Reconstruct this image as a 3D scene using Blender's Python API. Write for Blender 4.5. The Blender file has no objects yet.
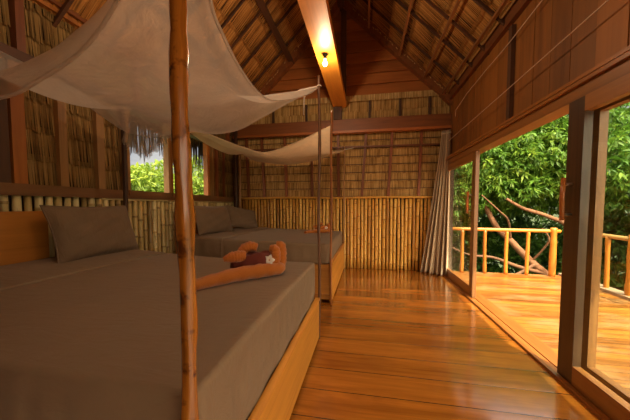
import bpy, math, random
import numpy as np
from mathutils import Vector, Matrix

random.seed(7)
RNG = np.random.default_rng(11)
SC = bpy.context.scene
COL = SC.collection
PI = math.pi

# ------------------------------------------------------------------ mesh builder
class MB:
    """Collects faces (world coordinates) that become ONE mesh object."""
    def __init__(self):
        self.v, self.f, self.r, self.uv, self.sm = [], [], [], [], []

    def quad(self, pts, rnd=0.5, uv=None, smooth=False):
        b = len(self.v)
        self.v.extend([tuple(p) for p in pts])
        self.f.append(tuple(range(b, b + len(pts))))
        self.r.append(rnd); self.uv.append(uv); self.sm.append(smooth)

    def box(self, lo, hi, rnd=None, bev=0.0):
        rnd = random.random() if rnd is None else rnd
        x0, y0, z0 = lo; x1, y1, z1 = hi
        self.hexa([(x0,y0,z0),(x1,y0,z0),(x1,y1,z0),(x0,y1,z0),(x0,y0,z1),(x1,y0,z1),(x1,y1,z1),(x0,y1,z1)], rnd)

    def hexa(self, p, rnd=None):
        rnd = random.random() if rnd is None else rnd
        b = len(self.v); self.v.extend([tuple(q) for q in p])
        for f in ((0,3,2,1),(4,5,6,7),(0,1,5,4),(1,2,6,5),(2,3,7,6),(3,0,4,7)):
            self.f.append(tuple(b+i for i in f)); self.r.append(rnd); self.uv.append(None); self.sm.append(False)

    def prism(self, poly, d, rnd=None):
        """extrude polygon (list of 3D pts) by vector d"""
        rnd = random.random() if rnd is None else rnd
        n = len(poly); b = len(self.v); d = Vector(d)
        self.v.extend([tuple(p) for p in poly]); self.v.extend([tuple(Vector(p)+d) for p in poly])
        fs = [tuple(b+i for i in range(n))[::-1], tuple(b+n+i for i in range(n))]
        fs += [(b+i, b+(i+1) % n, b+n+(i+1) % n, b+n+i) for i in range(n)]
        for f in fs:
            self.f.append(f); self.r.append(rnd); self.uv.append(None); self.sm.append(False)

    def bar(self, a, b, w, h, up=(0,0,1), rnd=None):
        """rectangular bar between points a and b: w across, h along up"""
        a, b = Vector(a), Vector(b); d = (b-a).normalized(); up = Vector(up)
        s = d.cross(up).normalized()*w/2; u = s.cross(d).normalized()*h/2
        self.hexa([a-s-u, a+s-u, b+s-u, b-s-u, a-s+u, a+s+u, b+s+u, b-s+u], rnd)

    def tube(self, pts, radii, n=10, rnd=None, cap=True, wob=0.0, ringrnd=None, squash=1.0):
        rnd = random.random() if rnd is None else rnd
        P = [Vector(p) for p in pts]; m = len(P)
        if not hasattr(radii, '__len__'): radii = [radii]*m
        t0 = (P[1]-P[0]).normalized()
        ref = Vector((0,0,1)) if abs(t0.z) < .9 else Vector((1,0,0))
        s = t0.cross(ref).normalized()
        b = len(self.v)
        ph = random.random()*6.28
        for i in range(m):
            t = (P[min(i+1,m-1)]-P[max(i-1,0)]).normalized()
            s = (s - t*s.dot(t)).normalized(); q = t.cross(s)
            for k in range(n):
                a = 2*PI*k/n
                rr = radii[i]*(1+wob*math.sin(3*a+ph+i*.9)*.5+wob*(random.random()-.5))
                self.v.append(tuple(P[i]+s*(math.cos(a)*rr)+q*(math.sin(a)*rr*squash)))
        for i in range(m-1):
            rr = rnd if ringrnd is None else ringrnd[i]
            for k in range(n):
                self.f.append((b+i*n+k, b+i*n+(k+1) % n, b+(i+1)*n+(k+1) % n, b+(i+1)*n+k))
                self.r.append(rr); self.uv.append(None); self.sm.append(True)
        if cap:
            self.f.append(tuple(b+k for k in range(n))[::-1]); self.f.append(tuple(b+(m-1)*n+k for k in range(n)))
            self.r += [rnd]*2; self.uv += [None]*2; self.sm += [False]*2

    def lathe(self, c, prof, n=16, rnd=.5):
        c = Vector(c); b = len(self.v); m = len(prof)
        for r, z in prof:
            for k in range(n):
                a = 2*PI*k/n; self.v.append((c.x+r*math.cos(a), c.y+r*math.sin(a), c.z+z))
        for i in range(m-1):
            for k in range(n):
                self.f.append((b+i*n+k, b+i*n+(k+1) % n, b+(i+1)*n+(k+1) % n, b+(i+1)*n+k))
                self.r.append(rnd); self.uv.append(None); self.sm.append(True)

    def grid(self, G, rnd=.5, closed_u=False, uvs=None):
        """G[i][j] points"""
        b = len(self.v); ni, nj = len(G), len(G[0])
        for row in G: self.v.extend([tuple(p) for p in row])
        for i in range(ni-1 if not closed_u else ni):
            for j in range(nj-1):
                i2 = (i+1) % ni
                self.f.append((b+i*nj+j, b+i2*nj+j, b+i2*nj+j+1, b+i*nj+j+1))
                self.r.append(rnd); self.sm.append(True); self.uv.append(None)

    def strips(self, o, u, v, n, W, H, rows, sw, top=None, jag=.035, lift=.03, seed=0):
        """thatch: overlapping courses of narrow strips. o corner, u across, v along strands upward, n towards the viewer"""
        rg = random.Random(seed)
        o, u, v, n = Vector(o), Vector(u).normalized(), Vector(v).normalized(), Vector(n).normalized()
        h = H/rows; N = max(1, int(W/sw)); sw = W/N
        for r in range(rows):
            off = 0
            for i in range(N):
                if rg.random() < .12: off = rg.random()*jag
                z0 = max(0, r*h - rg.random()*jag - off*.6); z1 = min(H, (r+1)*h + .02)
                l0 = lift*(.7+.5*rg.random()); l1 = .003+.004*rg.random()
                x0 = i*sw; x1 = x0+sw*(1.02+.25*rg.random())
                x1 = min(x1, W); sk = (rg.random()-.5)*sw*.7
                rn = rg.random()
                a = o+u*max(0,min(W,x0+sk))+v*z0+n*l0; bb = o+u*max(0,min(W,x1+sk))+v*z0+n*(l0-.004)
                c = o+u*x1+v*z1+n*l1; d = o+u*x0+v*z1+n*l1
                self.quad([a,bb,c,d], rn, [(x0,z0),(x1,z0),(x1,z1),(x0,z1)])

    def build(self, name, mat, parent=None, base=None, uv=False):
        me = bpy.data.meshes.new(name)
        off = Vector(base) if base is not None else Vector((0,0,0))
        if parent is not None and base is None: off = parent.matrix_world.translation if parent.parent is None else wpos(parent)
        V = [(x-off.x, y-off.y, z-off.z) for x, y, z in self.v]
        me.from_pydata(V, [], self.f)
        at = me.attributes.new('rnd', 'FLOAT', 'FACE'); at.data.foreach_set('value', self.r)
        me.polygons.foreach_set('use_smooth', self.sm)
        if any(x is not None for x in self.uv):
            ul = me.uv_layers.new(name='UVMap'); k = 0
            for fi, f in enumerate(self.f):
                for j in range(len(f)):
                    if self.uv[fi] is not None: ul.data[k].uv = self.uv[fi][j]
                    k += 1
        me.materials.append(mat); me.update()
        o = bpy.data.objects.new(name, me); COL.objects.link(o)
        if parent is not None:
            o.parent = parent; o.location = (0,0,0)
        else:
            o.location = off
        return o

def wpos(o):
    p = Vector(o.location)
    while o.parent is not None:
        o = o.parent; p += Vector(o.location)
    return p

def tag(o, label=None, cat=None, group=None, kind=None):
    if label: o['label'] = label
    if cat: o['category'] = cat
    if group: o['group'] = group
    if kind: o['kind'] = kind
    return o

def thing(name, loc, label, cat, group=None, kind=None):
    o = bpy.data.objects.new(name, None); COL.objects.link(o); o.location = loc
    o.empty_display_size = .1
    bpy.context.view_layer.update()
    return tag(o, label, cat, group, kind)

# ------------------------------------------------------------------ materials
def lin(c): return tuple(((x/255)/12.92 if x/255 <= .04045 else ((x/255+.055)/1.055)**2.4) for x in c)

class NT:
    def __init__(self, name):
        self.m = bpy.data.materials.new(name); self.m.use_nodes = True
        self.t = self.m.node_tree; self.t.nodes.clear()
        self.out = self.t.nodes.new('ShaderNodeOutputMaterial')
    def n(self, typ, ins=None, **kw):
        nd = self.t.nodes.new(typ)
        for k, v in kw.items(): setattr(nd, k, v)
        for k, v in (ins or {}).items():
            if isinstance(v, bpy.types.NodeSocket): self.t.links.new(v, nd.inputs[k])
            else: nd.inputs[k].default_value = v
        return nd
    def math(self, op, a, b=None, c=None):
        ins = {0: a}
        if b is not None: ins[1] = b
        if c is not None: ins[2] = c
        return self.n('ShaderNodeMath', ins, operation=op).outputs[0]
    def mix(self, f, a, b, bt='MIX'):
        nd = self.n('ShaderNodeMix', data_type='RGBA', blend_type=bt)
        for i, v in ((0, f), (6, a), (7, b)):
            if isinstance(v, bpy.types.NodeSocket): self.t.links.new(v, nd.inputs[i])
            else: nd.inputs[i].default_value = (*v, 1) if (i and len(v) == 3) else v
        return nd.outputs[2]
    def ramp(self, f, stops):
        nd = self.n('ShaderNodeValToRGB', {0: f}); e = nd.color_ramp.elements
        while len(e) < len(stops): e.new(.5)
        for i, (p, c) in enumerate(stops): e[i].position = p; e[i].color = (*c, 1)
        return nd.outputs[0]
    def coord(self, scale, uv=False, shift=True):
        if uv: c = self.n('ShaderNodeTexCoord').outputs['UV']
        else: c = self.n('ShaderNodeTexCoord').outputs['Object']
        rnd = self.n('ShaderNodeAttribute', attribute_name='rnd').outputs['Fac']
        if shift:
            sh = self.n('ShaderNodeCombineXYZ', {0: self.math('MULTIPLY', rnd, 17.3), 1: self.math('MULTIPLY', rnd, 9.1), 2: self.math('MULTIPLY', rnd, 23.7)}).outputs[0]
            c = self.n('ShaderNodeVectorMath', {0: c, 1: sh}, operation='ADD').outputs[0]
        mp = self.n('ShaderNodeMapping', {'Vector': c, 'Scale': scale}).outputs[0]
        return mp, rnd
    def noise(self, vec, scale=1, detail=5, rough=.6, dist=0):
        return self.n('ShaderNodeTexNoise', {'Vector': vec, 'Scale': scale, 'Detail': detail, 'Roughness': rough, 'Distortion': dist}).outputs[0]
    def finish(self, col, rough=.5, bump=None, bstr=.3, bdist=.01, spec=.5, coat=0, **kw):
        p = self.n('ShaderNodeBsdfPrincipled')
        for k, v in {'Base Color': col, 'Roughness': rough, 'Specular IOR Level': spec, 'Coat Weight': coat, **kw}.items():
            if isinstance(v, bpy.types.NodeSocket): self.t.links.new(v, p.inputs[k])
            elif k == 'Base Color': p.inputs[k].default_value = (*v, 1)
            else: p.inputs[k].default_value = v
        if bump is not None:
            bn = self.n('ShaderNodeBump', {'Height': bump, 'Strength': bstr, 'Distance': bdist}).outputs[0]
            self.t.links.new(bn, p.inputs['Normal'])
        self.t.links.new(p.outputs[0], self.out.inputs[0])
        return self.m

def wood(name, light, dark, axis='z', rough=.45, fine=1.0, coat=0., knots=0, spec=.5, bstr=.25):
    t = NT(name)
    sc = {'x': (1.2, 22, 22), 'y': (22, 1.2, 22), 'z': (22, 22, 1.2)}[axis]
    sc = tuple(s*fine for s in sc)
    vec, rnd = t.coord(sc)
    g = t.noise(vec, 1, 8, .65, 1.2)
    vec2, _ = t.coord(tuple(s*.25 for s in sc))
    g2 = t.noise(vec2, 1, 3, .5, .6)
    f = t.math('ADD', t.math('MULTIPLY', g, .7), t.math('MULTIPLY', g2, .5))
    col = t.ramp(f, [(.36, dark), (.62, light), (.85, tuple(min(1, c*1.25) for c in light))])
    tone = t.math('ADD', t.math('MULTIPLY', rnd, .5), .74)
    col = t.mix(1.0, col, t.n('ShaderNodeCombineXYZ', {0: tone, 1: tone, 2: tone}).outputs[0], 'MULTIPLY')
    if knots:
        v3, _ = t.coord(tuple(k*knots for k in (3.0, 3.0, 3.0)))
        kn = t.noise(v3, 1, 3, .6)
        col = t.mix(t.ramp(kn, [(.55, (0,0,0)), (.68, (1,1,1))]), col, dark)
    return t.finish(col, rough, g, bstr, .004, coat=coat, spec=spec)

def thatch(name, a, b, c):
    t = NT(name)
    vec, rnd = t.coord((95, 4, 1), uv=True)
    g = t.noise(vec, 1, 5, .6, .3)
    vec2, _ = t.coord((6, 5, 1), uv=True, shift=False)
    g2 = t.noise(vec2, 1, 4, .6)
    f = t.math('ADD', t.math('ADD', t.math('MULTIPLY', g, .6), t.math('MULTIPLY', rnd, .35)), t.math('MULTIPLY', g2, .35))
    col = t.ramp(f, [(.36, a), (.64, b), (.92, c)])
    return t.finish(col, .75, g, .5, .006, spec=.25)

def bamboo_mat(name, a, b, c, coat=.15):
    t = NT(name)
    vec, rnd = t.coord((40, 40, 3.0))
    g = t.noise(vec, 1, 5, .6, .4)
    v2, _ = t.coord((16, 16, 7))
    st = t.noise(v2, 1, 5, .7)
    f = t.math('ADD', t.math('MULTIPLY', g, .45), t.math('MULTIPLY', rnd, .55))
    col = t.ramp(f, [(.18, a), (.5, b), (.85, c)])
    col = t.mix(t.ramp(st, [(.58, (0,0,0)), (.72, (.7,.7,.7))]), col, tuple(x*.35 for x in a))
    return t.finish(col, .4, g, .2, .003, coat=coat)

def cloth(name, a, b, weave=420, rough=.9, sheen=.08, wr=.5, fuzz=.05):
    t = NT(name)
    vec, rnd = t.coord((1,1,1), shift=False)
    n1 = t.noise(vec, 3.5, 4, .6, .5)
    n3 = t.noise(t.coord((2.0,7.0,3.0), shift=False)[0], 1.6, 4, .55, 1.6)
    n2 = t.noise(vec, weave, 2, .5)
    col = t.mix(n1, a, b)
    h = t.math('ADD', t.math('ADD', t.math('MULTIPLY', n1, wr), t.math('MULTIPLY', n3, wr*1.2)), t.math('MULTIPLY', n2, fuzz))
    return t.finish(col, rough, h, .5, .03, spec=.2, **{'Sheen Weight': sheen, 'Sheen Roughness': .5})

def board_floor(name, light, dark, seam, bw, rough0, coat, patch, seed=0.0, streak=.5, stops=(.38,.72,.95), wk=.22):
    """boards run along X; seams every bw along Y"""
    t = NT(name)
    co = t.n('ShaderNodeTexCoord').outputs['Object']
    sp = t.n('ShaderNodeSeparateXYZ', {0: co}).outputs
    yb = t.math('ADD', t.math('DIVIDE', sp[1], bw), seed)
    bi = t.math('FLOOR', yb); fr = t.math('FRACT', yb)
    wn = t.n('ShaderNodeTexWhiteNoise', {'W': bi}, noise_dimensions='1D').outputs[0]
    sh = t.n('ShaderNodeCombineXYZ', {0: t.math('MULTIPLY', wn, 31.0), 1: t.math('MULTIPLY', wn, 5.0), 2: 0.0}).outputs[0]
    c2 = t.n('ShaderNodeVectorMath', {0: co, 1: sh}, operation='ADD').outputs[0]
    g = t.noise(t.n('ShaderNodeMapping', {'Vector': c2, 'Scale': (1.1, 20, 1)}).outputs[0], 1, 8, .65, 1.0)
    g2 = t.noise(t.n('ShaderNodeMapping', {'Vector': c2, 'Scale': (.5, 4, 1)}).outputs[0], 1, 3, .5, .5)
    big = t.noise(t.n('ShaderNodeMapping', {'Vector': co, 'Scale': (1.3, 2.2, 1)}).outputs[0], 1, 4, .6)
    f = t.math('ADD', t.math('MULTIPLY', g, streak), t.math('ADD', t.math('MULTIPLY', g2, .4), t.math('MULTIPLY', wn, wk)))
    col = t.ramp(f, [(stops[0], dark), (stops[1], light), (stops[2], tuple(min(1, c*1.3) for c in light))])
    col = t.mix(t.ramp(big, [(.50, (0,0,0)), (.66, (.8,.8,.8))]), col, patch)
    d = t.math('ABSOLUTE', t.math('SUBTRACT', fr, .5))
    sm = t.math('GREATER_THAN', d, .5-.006/bw*.5)
    col = t.mix(sm, col, seam)
    cup = t.math('MULTIPLY', t.math('POWER', t.math('MULTIPLY', d, 2.0), 6.0), -.35)
    h = t.math('ADD', t.math('SUBTRACT', t.math('MULTIPLY', g, .10), t.math('MULTIPLY', sm, 1.2)), cup)
    h = t.math('ADD', h, t.math('MULTIPLY', g2, .35))
    rough = t.math('ADD', rough0, t.math('MULTIPLY', big, .16))
    return t.finish(col, rough, h, .35, .008, coat=coat, **{'Coat Roughness': .12})

def glass_mat():
    t = NT('door glass')
    fc = t.n('ShaderNodeLayerWeight', {'Blend': .5}).outputs['Facing']
    fr = t.math('ADD', .025, t.math('MULTIPLY', t.math('POWER', fc, 5.0), .6))
    a = t.n('ShaderNodeBsdfTransparent', {'Color': (.94,.97,.95,1)}).outputs[0]
    b = t.n('ShaderNodeBsdfGlossy', {'Roughness': .02, 'Color': (1,1,1,1)}).outputs[0]
    mx = t.n('ShaderNodeMixShader', {0: fr, 1: a, 2: b}).outputs[0]
    t.t.links.new(mx, t.out.inputs[0]); return t.m

def net_mat(name, col, opac):
    t = NT(name)
    vec, _ = t.coord((1,1,1), shift=False)
    n1 = t.noise(vec, 5, 4, .6, .8)
    v2, _ = t.coord((2.5,2.5,7), shift=False)
    n2 = t.noise(v2, 1.6, 5, .6, 1.5)
    bn = t.n('ShaderNodeBump', {'Height': n2, 'Strength': .7, 'Distance': .12}).outputs[0]
    dif = t.n('ShaderNodeBsdfDiffuse', {'Color': (*col, 1), 'Normal': bn}).outputs[0]
    trl = t.n('ShaderNodeBsdfTranslucent', {'Color': (*col, 1)}).outputs[0]
    tr = t.n('ShaderNodeBsdfTransparent').outputs[0]
    m1 = t.n('ShaderNodeMixShader', {0: .4, 1: dif, 2: trl}).outputs[0]
    fac = t.math('ADD', opac-.08, t.math('MULTIPLY', n1, .16))
    m2 = t.n('ShaderNodeMixShader', {0: fac, 1: tr, 2: m1}).outputs[0]
    t.t.links.new(m2, t.out.inputs[0]); return t.m

def leaf_mat(name, a, b, c):
    t = NT(name)
    rnd = t.n('ShaderNodeAttribute', attribute_name='rnd').outputs['Fac']
    col = t.ramp(rnd, [(.0, a), (.5, b), (1.0, c)])
    p = t.n('ShaderNodeBsdfPrincipled', {'Base Color': col, 'Roughness': .5, 'Specular IOR Level': .35}).outputs[0]
    tl = t.n('ShaderNodeBsdfTranslucent', {'Color': col}).outputs[0]
    mx = t.n('ShaderNodeMixShader', {0: .38, 1: p, 2: tl}).outputs[0]
    t.t.links.new(mx, t.out.inputs[0]); return t.m

def plain(name, col, rough=.5, metal=0, **kw):
    t = NT(name)
    vec, _ = t.coord((1,1,1), shift=False)
    n = t.noise(vec, 30, 3, .5)
    c = t.mix(n, tuple(x*.8 for x in col), tuple(min(1, x*1.15) for x in col))
    return t.finish(c, rough, n, .1, .002, Metallic=metal, **kw)

def emit(name, col, s):
    t = NT(name); e = t.n('ShaderNodeEmission', {'Color': (*col, 1), 'Strength': s}).outputs[0]
    t.t.links.new(e, t.out.inputs[0]); return t.m

M = {}
M['floor'] = board_floor('varnished floor boards', (.47,.155,.018), (.16,.043,.005), (.012,.006,.002), .25, .10, .8, (.24,.07,.010), seed=.83)
M['deck'] = board_floor('sunlit deck boards', (.42,.15,.022), (.10,.032,.006), (.05,.02,.006), .105, .22, .2, (.42,.24,.10), streak=.85, stops=(.52,.84,1.05), wk=.34)
M['post'] = wood('varnished log', (.46,.17,.02), (.08,.022,.004), 'z', .22, .6, coat=.5, knots=7.0, bstr=.6)
M['rail_log'] = wood('yellow railing log', (.50,.18,.018), (.26,.085,.010), 'z', .45, .6)
M['rail_log_x'] = wood('yellow railing log x', (.50,.18,.018), (.28,.09,.010), 'x', .45, .6)
M['rail_log_y'] = wood('yellow railing log y', (.48,.26,.08), (.30,.14,.035), 'y', .45, .6)
M['slim'] = wood('dark slim pole', (.13,.05,.018), (.05,.02,.008), 'z', .5, .8)
M['slim_pale'] = wood('pale slim pole', (.40,.2,.08), (.22,.09,.03), 'z', .5, .8)
M['bedwood'] = wood('bed rail wood', (.62,.26,.035), (.40,.13,.015), 'y', .4, .7, coat=.2)
M['bedwood_x'] = wood('bed rail wood x', (.50,.20,.035), (.30,.10,.015), 'x', .4, .7, coat=.2)
M['headboard'] = wood('headboard wood', (.42,.15,.022), (.22,.065,.01), 'y', .42, .5, coat=.2)
M['greywood'] = wood('weathered edge board', (.30,.20,.12), (.14,.09,.05), 'y', .7, .6)
M['beam_y'] = wood('orange beam', (.62,.23,.025), (.40,.12,.012), 'y', .45, .4, bstr=.15)
M['red_x'] = wood('red brown beam x', (.19,.058,.014), (.08,.022,.006), 'x', .5, .6)
M['ledge_x'] = wood('beam ledge', (.34,.10,.02), (.17,.045,.009), 'x', .45, .6)
M['red_y'] = wood('red brown beam y', (.20,.062,.016), (.09,.026,.008), 'y', .5, .6)
M['red_z'] = wood('red brown stud', (.22,.062,.018), (.10,.026,.008), 'z', .5, .6)
M['tan_z'] = wood('tan stud', (.36,.185,.065), (.2,.09,.028), 'z', .55, .6)
M['orange_z'] = wood('orange stud', (.36,.12,.02), (.2,.06,.012), 'z', .5, .6)
M['dark_z'] = wood('dark stud', (.07,.028,.012), (.03,.012,.006), 'z', .6, .6)
M['dark_y'] = wood('dark rafter', (.075,.026,.01), (.03,.011,.005), 'y', .6, .6)
M['sill_y'] = wood('sill beam', (.17,.075,.028), (.07,.03,.012), 'y', .5, .6)
M['purlin'] = wood('purlin wood', (.34,.135,.04), (.18,.065,.02), 'y', .55, .6)
M['plank_x'] = wood('gable planks', (.36,.115,.024), (.19,.05,.011), 'x', .55, .5)
M['plank_z'] = wood('upper wall boards', (.25,.088,.016), (.13,.040,.007), 'z', .5, .5)
M['frame_z'] = wood('door frame z', (.24,.11,.03), (.13,.05,.014), 'z', .38, .6, coat=.2)
M['frame_y'] = wood('door frame y', (.28,.11,.025), (.15,.05,.012), 'y', .38, .6, coat=.2)
M['dframe_z'] = wood('dark door stile', (.105,.05,.02), (.05,.022,.01), 'z', .4, .6, coat=.15)
M['trackwood'] = wood('track wood', (.34,.12,.022), (.19,.06,.011), 'y', .32, .6, coat=.3)
M['handle'] = wood('handle wood', (.50,.16,.03), (.30,.08,.015), 'z', .3, 1, coat=.4)
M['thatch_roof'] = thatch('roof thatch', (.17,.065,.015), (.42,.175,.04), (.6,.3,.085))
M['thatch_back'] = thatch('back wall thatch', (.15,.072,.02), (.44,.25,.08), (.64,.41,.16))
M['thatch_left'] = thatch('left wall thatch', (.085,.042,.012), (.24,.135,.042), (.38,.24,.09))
M['thatch_pale'] = thatch('pale thatch edge', (.22,.12,.04), (.5,.32,.12), (.7,.5,.24))
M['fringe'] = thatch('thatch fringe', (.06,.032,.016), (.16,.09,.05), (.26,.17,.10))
M['backing'] = plain('dark cavity board', (.03,.014,.006), .8)
M['bamboo'] = bamboo_mat('bamboo', (.34,.14,.02), (.66,.33,.055), (.84,.52,.13))
M['bamboo_pale'] = bamboo_mat('pale bamboo', (.20,.115,.03), (.54,.38,.14), (.80,.66,.34))
M['sheet'] = cloth('brown bed sheet', (.225,.148,.087), (.275,.185,.108), rough=.75)
M['pillow'] = cloth('pillow cloth', (.165,.105,.062), (.205,.132,.08))
M['towel'] = cloth('orange towel', (.40,.105,.014), (.52,.16,.022), weave=150, sheen=.3, wr=.1, fuzz=.5)
M['maroon'] = cloth('maroon cloth', (.11,.022,.016), (.17,.035,.022), weave=300)
M['curtain'] = cloth('greige curtain', (.47,.35,.23), (.54,.405,.27))
M['net'] = net_mat('mosquito net', (.58,.50,.44), .60)
M['net2'] = net_mat('mosquito net far', (.85,.68,.48), .90)
M['cord'] = plain('white cord', (.65,.55,.48), .7)
M['wire'] = plain('pale wire', (.62,.42,.30), .4)
M['metal'] = plain('grey metal', (.45,.44,.42), .3, 1)
M['blackm'] = plain('dark bakelite', (.02,.015,.012), .4)
M['glass'] = glass_mat()
M['bulb'] = emit('lit bulb', (1,.82,.45), 9)
M['petal'] = plain('white petal', (.8,.75,.68), .6)
M['leaf1'] = leaf_mat('glossy tree leaves', (.035,.10,.010), (.10,.22,.022), (.25,.36,.04))
M['leaf2'] = leaf_mat('dark tree leaves', (.022,.065,.010), (.06,.15,.02), (.15,.27,.035))
M['leaf3'] = leaf_mat('yellow green leaves', (.06,.12,.012), (.15,.24,.022), (.30,.37,.04))
M['bark'] = wood('pinkish bark', (.21,.095,.042), (.08,.035,.016), 'x', .8, .5)
t_ = NT('hillside soil and scrub'); v_, _r = t_.coord((1,1,1), shift=False)
n_ = t_.noise(v_, 2.5, 6, .7)
M['ground'] = t_.finish(t_.ramp(n_, [(.3, (.012,.022,.006)), (.6, (.035,.06,.014)), (.8, (.07,.06,.025))]), .9, n_, .8, .2)

# ------------------------------------------------------------------ room constants
LX, BX = -2.75, 1.50           # inner faces of the left wall and the upper right wall
DX = 1.42                      # door plane
BY = 5.52                      # back wall face
RX0, RZ0, SL = -.5, 5.25, .985 # ridge and roof slope
def roofz(x): return RZ0 - SL*abs(x-RX0)
Y0 = -1.6

# ------------------------------------------------------------------ floor, deck, ground
m = MB(); m.box((LX-.15, Y0, -.08), (1.60, BY+.15, 0), .5)
tag(m.build('floor', M['floor']), 'glossy orange brown varnished plank floor of the bedroom', 'floor', kind='structure')
m = MB(); m.box((1.60, Y0-1.0, -.09), (3.62, 5.70, -.012), .5)
tag(m.build('deck_floor', M['deck']), 'sunlit wooden deck outside the sliding doors', 'deck', kind='structure')

dk = bpy.data.objects['deck_floor']
m = MB(); m.box((3.46, Y0-1, -.012), (3.64, 5.70, .03), .5); m.build('edge_board', M['greywood'], dk, base=(0,0,0))
m = MB(); G = []
for i in range(45):
    row = []
    for j in range(45):
        x = -45+i*2.05; y = -22+j*2.2
        d = math.hypot(x, y-3)
        z = -3.0+.35*math.sin(x*.5)*math.cos(y*.4)
        if x < -6: z += min(3.0, (-6-x)*.42)
        if d > 12: z += (d-12)*.17
        row.append((x, y, z))
    G.append(row)
m.grid(G); tag(m.build('ground', M['ground']), 'green hillside ground around the house', 'ground', kind='structure')

# ------------------------------------------------------------------ back wall
wb = thing('wall_back', (-.6, BY, 0), 'back wall of bamboo poles below and woven thatch above', 'wall', kind='structure')
m = MB(); m.box((LX-.12, BY+.07, 0), (BX+.12, BY+.15, 3.45), .5); m.prism([(RX0-1.86, BY+.06, 3.4), (RX0+1.86, BY+.06, 3.4), (RX0, BY+.06, RZ0-.02)], (0,.05,0), .5)
m.build('backing_board', M['backing'], wb)

def bamboo_wall(m, a, b, z0, z1, n, r, off):
    """row of vertical poles from a to b"""
    a, b = Vector(a), Vector(b)
    for i in range(n):
        p = a.lerp(b, (i+.5)/n)
        z = z0; zs = [z0]; rad = []; rn = random.random(); ring = []
        rr = r*random.uniform(.82, 1.08); le = random.uniform(-.006, .006)
        rad.append(rr); zz = z0+random.uniform(.05, .3)
        while zz < z1-.04:
            zs += [zz-.012, zz, zz+.012]; rad += [rr, rr*1.14, rr]; zz += random.uniform(.2, .36)
        zs.append(z1+random.uniform(-.01, .012)); rad.append(rr*.96)
        for k in range(len(zs)-1):
            nd = (zs[k+1]-zs[k]) < .02
            ring.append(max(0, rn-.45) if nd else min(1, max(0, rn+random.uniform(-.14, .14))))
        d = (b-a).normalized()
        m.tube([(p.x+le*math.sin(z*3)*1.0, p.y+off, z) for z in zs], rad, 8, rn, ringrnd=ring)
m = MB(); bamboo_wall(m, (LX+.05, BY+.035, 0), (1.36, BY+.035, 0), .005, 1.395, 58, .031, 0)
m.build('bamboo_cladding', M['bamboo'], wb)
m = MB(); m.tube([(x, BY-.005, 1.42+.006*math.sin(x*3)) for x in np.linspace(LX+.03, 1.36, 24)], .024, 8); m.build('bamboo_cap_rail', M['bamboo'], wb)
m = MB(); m.strips((LX, BY+.05, 1.43), (1,0,0), (0,0,1), (0,-1,0), 1.45-LX, 1.25, 8, .013, seed=1, jag=.014, lift=.034)
m.strips((LX, BY+.05, 2.93), (1,0,0), (0,0,1), (0,-1,0), 1.5-LX, .40, 2, .014, seed=2)
m.build('thatch_panel', M['thatch_back'], wb)
m = MB()
for k in range(9):
    zz = 1.445+k*1.25/8
    m.bar((LX, BY+.012, zz), (1.42, BY+.012, zz-.004), .010, .011, rnd=.3)
m.build('binding_rods', M['dark_z'], wb)
for (x0, x1) in ((-2.50,-2.45),(-2.16,-2.10),(-1.66,-1.62),(-1.10,-1.08),(-.56,-.54),(-.01,-.085),(.48,.42),(1.012,.978)):
    # (x at top, x at bottom)
    m = MB(); w = .024
    m.hexa([(x1-w,BY-.025,1.44),(x1+w,BY-.025,1.44),(x1+w,BY+.045,1.44),(x1-w,BY+.045,1.44),
            (x0-w,BY-.025,2.70),(x0+w,BY-.025,2.70),(x0+w,BY+.045,2.70),(x0-w,BY+.045,2.70)])
    m.build('stud', M['red_z'], wb)
for x in (-1.9,-1.2,.05,.62,1.15):
    m = MB(); m.box((x-.02, BY-.02, 2.9), (x+.02, BY+.04, 3.28)); m.build('stud', M['dark_z'], wb)
m = MB(); m.box((LX, BY-.10, 2.71), (BX, BY+.0, 2.925)); m.build('cross_beam', M['red_x'], wb)
m = MB(); m.box((LX, BY-.125, 2.66), (BX, BY+.0, 2.705)); m.build('beam_ledge', M['ledge_x'], wb)
m = MB(); m.bar((LX, BY-.035, 2.42), (1.33, BY-.035, 2.395), .022, .03); m.build('batten', M['red_x'], wb)
m = MB(); m.strips((LX+.1, BY-.02, 3.27), (1,0,0), (0,0,1), (0,-1,0), 4.2, .12, 1, .016, seed=3, jag=.03); m.build('thatch_edge', M['thatch_pale'], wb)
# gable planks (lapped)
z = 3.40; k = 0
while z < RZ0-.06:
    z1 = min(z+.195, RZ0-.03); xa = (RZ0-z)/SL; xb = (RZ0-z1)/SL
    m = MB()
    m.hexa([(RX0-xa,BY+.0,z),(RX0+xa,BY+.0,z),(RX0+xa,BY+.05,z),(RX0-xa,BY+.05,z),
            (RX0-xb,BY+.025,z1),(RX0+xb,BY+.025,z1),(RX0+xb,BY+.05,z1),(RX0-xb,BY+.05,z1)])
    m.build('gable_plank', M['plank_x'], wb); z = z1+.011; k += 1
m = MB(); m.box((-.50, BY-.085, 3.28), (-.40, BY-.005, 5.12)); m.build('king_post', M['dark_z'], wb)
m = MB(); m.box((-.64, BY-.11, 2.93), (-.48, BY-.0, 3.17)); m.build('beam_corbel', M['dark_z'], wb)
for s in (-1, 1):
    m = MB()
    m.bar((RX0+s*.03, BY-.06, RZ0-.13), (RX0+s*2.08, BY-.06, RZ0-.13-2.05*SL), .15, .12, up=(0,-1,0))
    m.build('gable_rafter', M['red_y'], wb)

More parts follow.
